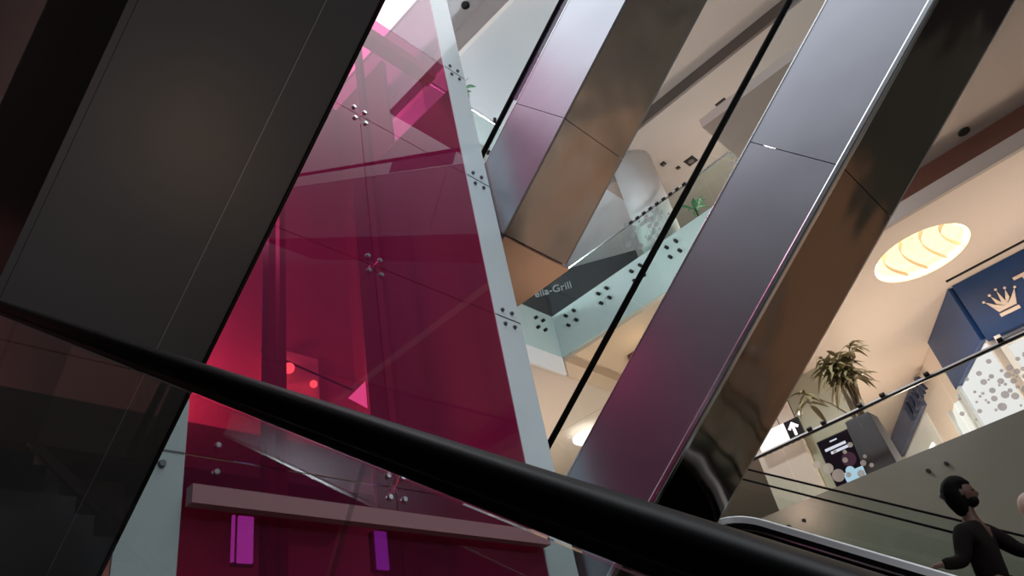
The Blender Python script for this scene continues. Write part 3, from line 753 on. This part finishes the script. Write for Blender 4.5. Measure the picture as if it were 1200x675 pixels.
# ------------------------------------------------------------------ what shows through the pink glass on the far left
sbox('wall_rear', M['midwall'], -10.6, -10.4, -3, 8.0, 5.4, 15.5)
sbox('floor', M['floor_dark'], -13, -9.6, -3, 7.9, 4.7, 5.4)
sbox('wall_rear', M['midwall'], -10.6, -10.4, -3, 8.0, .4, 4.7)
sbox('floor', M['floor_dark'], -13, -9.6, -3, 7.9, -.4, .3)
sh = thing('shop_lamp', 'cluster of warm glowing lamps seen through the lower pink glass', 'light', (-10.2, 6.3, 6.6))
for y, z, r in ((6.0, 6.95, .14), (6.25, 7.1, .10), (6.75, 6.9, .07), (6.05, 7.45, .09)):
    b = MB(); b.sphere((-10.1, y, z), r, 14); b.build('globe', M['red_lamp'], sh)
b = MB(); b.tube([(-10.1,5.7,7.32), (-10.1,7.6,6.98)], .02, 6); b.build('arm', M['black_profile'], sh)
b = MB(); b.box(-10.38, -10.3, 6.0, 7.0, 6.6, 7.6); b.build('backboard', M['orange'], sh)
pn = MB(); pn.poly_prism([(-10.0,7.45,6.75), (-10.0,8.0,6.6), (-10.0,8.0,7.35)], (-.05,0,0)); tag(pn.build('sign_panel', M['pinkwhite']), 'bright triangular lit panel seen through the lower pink glass', 'sign')

# dark slabs added over the near side to block bright sky and its reflections
sbox('ceiling', M['darkgrey'], -30, -2.2, -25, .40, 8.6, 9.1)
sbox('ceiling', M['darkgrey'], -30, -5.4, .40, 1.8, 8.6, 9.1)
sbox('ceiling', M['darkgrey'], -2.2, 12, -25, .40, 8.6, 9.1)
# ground far below
sbox('floor', M['floor_dark'], -30, 20, -20, 34, -6.2, -6.0)
sbox('wall_light_block', M['midwall'], -10.6, -8.45, 7.9, 8.0, 5.4, 15.5)  # wall added to stop the shop light reflecting in the balustrade glass
# lower storey shopfronts facing the void (their glow shows in the polished steel)
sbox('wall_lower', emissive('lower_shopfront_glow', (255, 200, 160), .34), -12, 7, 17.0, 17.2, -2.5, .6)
sbox('wall_lower', emissive('added_lower_glow', (255, 214, 186), .85), -24, -12, 13.0, 13.2, -6.0, 1.0)  # glowing sheet added to give the landing soffit a warm reflection
sbox('wall_lower', M['beige'], -12, 7, 17.0, 17.2, -6.0, -2.55)
sbox('floor', M['floor'], -12, 7, 14.5, 17.0, -3.0, -2.6)

# ------------------------------------------------------------------ people
def skin_mesh(chains, sub=2):
    """chains: list of [(point, radius), ...]; chains share a vertex when their points are equal; first vertex is the root"""
    bm = bmesh.new(); lay = bm.verts.layers.skin.verify(); idx = {}
    first = True
    for ch in chains:
        prev = None
        for p, r in ch:
            key = tuple(round(c, 4) for c in p)
            if key not in idx:
                v = bm.verts.new(p); rr = r if isinstance(r, tuple) else (r, r); v[lay].radius = rr; v[lay].use_root = first; first = False; idx[key] = v
            v = idx[key]
            if prev is not None and prev is not v and bm.edges.get((prev, v)) is None: bm.edges.new((prev, v))
            prev = v
    me = bpy.data.meshes.new('figure'); bm.to_mesh(me); bm.free()
    o = bpy.data.objects.new('figure', me); COL.objects.link(o)
    m = o.modifiers.new('skin', 'SKIN'); m.branch_smoothing = .3; m.use_smooth_shade = True
    s = o.modifiers.new('sub', 'SUBSURF'); s.levels = sub; s.render_levels = sub
    dg = bpy.context.evaluated_depsgraph_get(); dg.update()
    out = bpy.data.meshes.new_from_object(o.evaluated_get(dg))
    COL.objects.unlink(o); bpy.data.objects.remove(o)
    for p in out.polygons: p.use_smooth = True
    return out
def add_mesh(name, me, mat, parent):
    me.materials.clear(); me.materials.append(mat); me.name = name
    me.transform(Matrix.Translation(-Vector(parent.location)))
    o = bpy.data.objects.new(name, me); COL.objects.link(o); o.parent = parent
    return o
def head_mesh(c, face, tilt, r, upv=Vector((0,0,1))):
    """a head with brow, nose, lips, chin and ears; c centre, face = facing direction"""
    bm = bmesh.new(); bmesh.ops.create_uvsphere(bm, u_segments=28, v_segments=20, radius=1)
    f = Vector(face).normalized(); s = upv.cross(f).normalized(); u = f.cross(s)
    def g(x, y, z, a, b_, d, w): return d*math.exp(-((x/w)**2+((y-a)/w)**2+((z-b_)/w)**2)) if False else 0
    for v in bm.verts:
        x, y, z = v.co  # x side, y forward, z up
        fx, fy, fz = x*.76, y*.94, z*1.18
        if z < 0: fx *= 1-.30*(-z); fy += .10*(-z) if y > 0 else .16*(-z)
        if y > 0:
            fy += .20*math.exp(-((x/.13)**2+((z+.12)/.20)**2))   # nose
            fy -= .06*math.exp(-(((abs(x)-.34)/.16)**2+((z-.12)/.13)**2))  # eye sockets
            fy += .05*math.exp(-((x/.26)**2+((z+.50)/.09)**2))   # lips
            fy -= .03*math.exp(-((x/.26)**2+((z+.62)/.05)**2))
            fy += .08*math.exp(-((x/.25)**2+((z+.80)/.14)**2))   # chin
        v.co = Vector(c)+(s*fx+f*fy+u*fz)*r
    for sd in (-1, 1):
        mt = Matrix.Translation(Vector(c)+(s*sd*.78-f*.02+u*0)*r)
        rot = Matrix((s, f, u)).transposed().to_4x4()
        bmesh.ops.create_uvsphere(bm, u_segments=10, v_segments=8, radius=1, matrix=mt @ rot @ Matrix.Diagonal((.07*r, .16*r, .26*r, 1)))
    me = bpy.data.meshes.new('head'); bm.to_mesh(me); bm.free()
    for p in me.polygons: p.use_smooth = True
    return me
def hand_chains(wr, fwd, side, upn, curl=.6, s=1.0):
    """palm and five fingers; wr wrist, fwd along the hand, side towards the thumb, upn out of the back of the hand"""
    f = Vector(fwd).normalized(); sd = Vector(side).normalized(); u = Vector(upn).normalized()
    wr = Vector(wr); pal = wr+f*.055*s
    ch = [[(tuple(wr), .024*s), (tuple(pal), (.034*s, .018*s))]]
    for k, (o, L) in enumerate(((.030, .070), (.010, .080), (-.010, .074), (-.030, .058))):
        kn = pal+f*.040*s+sd*o*s
        a = kn+f*L*.42*s*math.cos(curl*.5)-u*L*.42*s*math.sin(curl*.5)
        b_ = a+f*L*.32*s*math.cos(curl*1.3)-u*L*.32*s*math.sin(curl*1.3)
        c_ = b_+f*L*.26*s*math.cos(curl*2.0)-u*L*.26*s*math.sin(curl*2.0)
        ch.append([(tuple(pal), .02), (tuple(kn), .0105*s), (tuple(a), .0095*s), (tuple(b_), .0088*s), (tuple(c_), .0075*s)])
    t0_ = wr+f*.025*s+sd*.028*s; t1_ = t0_+f*.030*s+sd*.024*s-u*.006*s; t2_ = t1_+f*.028*s+sd*.006*s-u*.012*s
    ch.append([(tuple(wr), .024*s), (tuple(t0_), .014*s), (tuple(t1_), .011*s), (tuple(t2_), .009*s)])
    return ch
def merge(meshes):
    bm = bmesh.new()
    for m in meshes: bm.from_mesh(m)
    me = bpy.data.meshes.new('body'); bm.to_mesh(me); bm.free()
    for p in me.polygons: p.use_smooth = True
    return me

def figure(label, foot, J, face, mats, scarf=False):
    """J: joints in world coordinates"""
    root = thing('person', label, 'person', tuple(foot))
    V = lambda k: tuple(J[k])
    ch = [[(V('pelvis'), (.15,.11)), (V('waist'), (.135,.10)), (V('chest'), (.165,.115)), (V('neckbase'), .07), (V('neck'), .052), (V('headlow'), .055)]]
    for sd in ('l', 'r'):
        ch.append([(V('chest'), .15), (V('sh'+sd), .062), (V('el'+sd), .045), (V('wr'+sd), .029)])
        ch.append([(V('pelvis'), .15), (V('hip'+sd), .092), (V('kn'+sd), .062), (V('an'+sd), .042), (V('toe'+sd), .035)])
    for sd in ('l', 'r'):
        ch += hand_chains(J['wr'+sd], J['hf'+sd], J['ht'+sd], J['hu'+sd], J.get('curl'+sd, .7))[0:]
    body = merge([skin_mesh(ch, 2), head_mesh(J['head'], face, 0, .112)])
    add_mesh('body', body, M['skin'], root)
    # clothes: slightly larger surfaces over the same joints
    g = .016
    sh = [[(V('pelvis'), (.165+g,.125+g)), (V('waist'), (.15+g,.112+g)), (V('chest'), (.178+g,.13+g)), (V('neckbase'), .078)]]
    for sd in ('l', 'r'):
        e_, w_ = Vector(J['el'+sd]), Vector(J['wr'+sd]); cuff = e_.lerp(w_, .92 if J.get('sleeve'+sd, 'long') == 'long' else .1)
        sh.append([(V('chest'), .16), (V('sh'+sd), .078+g*.5), (V('el'+sd), .058+g*.4), (tuple(cuff), .042+g*.3)])
    add_mesh('shirt', skin_mesh(sh, 2), mats[0], root)
    tr = [[(tuple(Vector(J['pelvis'])+Vector((0,0,.02))), (.168+g,.128+g)), (V('hipl'), .105), (V('knl'), .078), (tuple(Vector(J['anl'])+Vector((0,0,.03))), .062)],
          [(tuple(Vector(J['pelvis'])+Vector((0,0,.02))), .16), (V('hipr'), .105), (V('knr'), .078), (tuple(Vector(J['anr'])+Vector((0,0,.03))), .062)]]
    add_mesh('trousers', skin_mesh(tr, 2), mats[1], root)
    f = Vector(face).normalized(); c = Vector(J['head']); s = Vector((0,0,1)).cross(f).normalized(); u = f.cross(s)
    # hair cap or scarf
    bm = bmesh.new(); bmesh.ops.create_uvsphere(bm, u_segments=28, v_segments=20, radius=1)
    for v in bm.verts:
        x, y, z = v.co
        k = 1.0 if scarf else 1.0+.13*noise.noise(Vector((x*3.2, y*3.2, z*2.0)))
        yy = y*1.02-.17; zz = z*1.24+.10
        if z < -.1 and y < .35: zz -= .38*(-z); yy += .04
        if y > .1 and z < .35: x *= .80 if not scarf else .95; yy -= (.10 if not scarf else -.06)
        v.co = c+(s*x*.92*k+f*yy*k+u*zz)*.112*1.10
    me = bpy.data.meshes.new('hair'); bm.to_mesh(me); bm.free()
    for p in me.polygons: p.use_smooth = True
    add_mesh('headscarf' if scarf else 'hair', me, mats[2], root)
    if not scarf:
        b = MB()
        
        b.bm.free(); bm = bmesh.new(); bmesh.ops.create_uvsphere(bm, u_segments=22, v_segments=16, radius=1)
        for v in bm.verts:
            x, y, z = v.co; zz = -.62+z*.46; yy = .42+y*.56
            v.co = c+(s*x*.60+f*yy+u*zz)*.112
        b.bm = bm; o = b.build('beard', M['hair'], root, smooth=True)
    for sd in (-1, 1):
        b = MB(); b.sphere(c+(f*.80+s*sd*.33+u*.13)*.112, .013, 10); b.build('eye', M['eye'], root, smooth=True)
    for sd in ('l', 'r'):
        a = Vector(J['an'+sd]); t_ = Vector(J['toe'+sd])
        b = MB(); d = (t_-a); d.z = 0; d.normalize()
        b.tube([a-d*.06+Vector((0,0,-.03)), a+d*.05+Vector((0,0,-.025)), a+d*.20+Vector((0,0,-.045))], [.045,.05,.032], 12)
        b.build('shoe', M['black_matte'], root, smooth=True)
    return root

# step the passenger stands on
px = -1.45; fy = YP+.43
tz = ep.p(px, fy, -1.19).z+.22
J = dict(pelvis=(-1.47,fy,tz+.93), waist=(-1.445,fy,tz+1.08), chest=(-1.42,fy,tz+1.30), neckbase=(-1.40,fy,tz+1.455), neck=(-1.385,fy,tz+1.53), headlow=(-1.37,fy,tz+1.60), head=(-1.365,fy,tz+1.675),
    shl=(-1.38,fy+.19,tz+1.39), ell=(-1.22,fy+.32,tz+1.16), wrl=(-.98,fy+.36,tz+1.17), hfl=(1,.15,-.05), htl=(0,-1,.3), hul=(0,.2,1), curll=.5,
    shr=(-1.46,fy-.19,tz+1.38), elr=(-1.54,fy-.28,tz+1.15), wrr=(-1.69,fy-.40,tz+1.17), hfr=(-.75,-.12,-.15), htr=(.3,.8,.1), hur=(-.1,-.2,1), curlr=.8,
    hipl=(-1.47,fy+.10,tz+.88), knl=(-1.38,fy+.11,tz+.48), anl=(-1.46,fy+.11,tz+.09), toel=(-1.33,fy+.12,tz+.04),
    hipr=(-1.47,fy-.10,tz+.88), knr=(-1.40,fy-.11,tz+.48), anr=(-1.50,fy-.11,tz+.09), toer=(-1.37,fy-.12,tz+.04))
figure('person in dark brown shirt, black hair, arm stretched back to the silver rail', (px, fy, tz), J, (1,.25,-.12), (M['shirt'], M['trousers'], M['hair']))
px2, fy2 = -1.18, YQ+.47
tz2 = ep.p(px2, fy2, -.9).z+.22
q = Vector((px2+1.47, fy2-fy, tz2-tz))
J2 = {}
for k, v in J.items():
    if k.startswith(('hf','ht','hu','curl')): J2[k] = v
    else: J2[k] = tuple(Vector(v)+q)
J2['elr'] = tuple(Vector(J2['shr'])+Vector((.02,-.08,-.27))); J2['wrr'] = tuple(Vector(J2['elr'])+Vector((.16,.02,-.16))); J2['hfr'] = (.7,.05,-.5); J2['htr'] = (0,1,.2); J2['hur'] = (.5,-.2,.7)
fig2 = figure('person in pale headscarf and pale top, standing behind the dark-shirted passenger', (px2, fy2, tz2), J2, (1,.1,-.05), (M['pale_cloth'], M['pale_cloth'], M['pale_cloth']), scarf=True)
fig2.scale = (.86, .86, .86)

# ------------------------------------------------------------------ unseen lights, mostly added fill
def point(name, loc, power, col, r=.3):
    l = bpy.data.lights.new(name, 'POINT'); l.energy = power; l.color = lin(col); l.shadow_soft_size = r
    o = bpy.data.objects.new(name, l); COL.objects.link(o); o.location = loc; return o
WARM = (255, 236, 216)
point('hidden_fill', (-3.2, 17.6, 4.1), 165, WARM)  # this and the next few are fill lights kept out of sight
point('hidden_fill', (1.2, 16.8, 4.1), 165, WARM)
point('hidden_fill', (-5.6, 21.5, 4.6), 170, WARM)
point('hidden_fill', (-4.8, 19.2, 12.5), 230, (255, 246, 240), .1)
point('hidden_fill', (-8.9, 17.0, 9.6), 18, (255, 222, 186), .1)
point('hidden_fill', (-15, 17, 4.5), 900, WARM)
point('hidden_fill', (-12.5, 11, 12.5), 600, (240, 246, 255))
point('shop_glow', (-9.3, 4.0, 6.2), 380, (255, 200, 180), .2)
point('atrium_fill', (-5, 12.6, 8.4), 620, (240, 248, 255), .2)  # fill added behind the escalator to brighten the mint cladding
point('atrium_fill', (5.5, 2.2, 6.8), 900, (238, 246, 255), .5)  # fill added off to the right to brighten the tower's pale strips
point('lower_fill', (1.8, 3.2, -4.6), 22, (255, 205, 160), .2)  # fill added below for a warm glow on the dark steel
point('shaft_fill', (-5.4, 4.6, 10.8), 160, (255, 235, 235), .15)  # fill added inside the shaft to brighten its panels
point('shaft_fill', (-5.6, 2.6, 5.6), 50, (255, 235, 235), .15)
point('shop_glow', (-9.2, 3.6, 2.2), 60, (255, 190, 170), .2)

S.view_settings.view_transform = 'Standard'; S.view_settings.look = 'None'; S.view_settings.gamma = 1.0
S.view_settings.use_curve_mapping = False; S.view_settings.exposure = 0.0
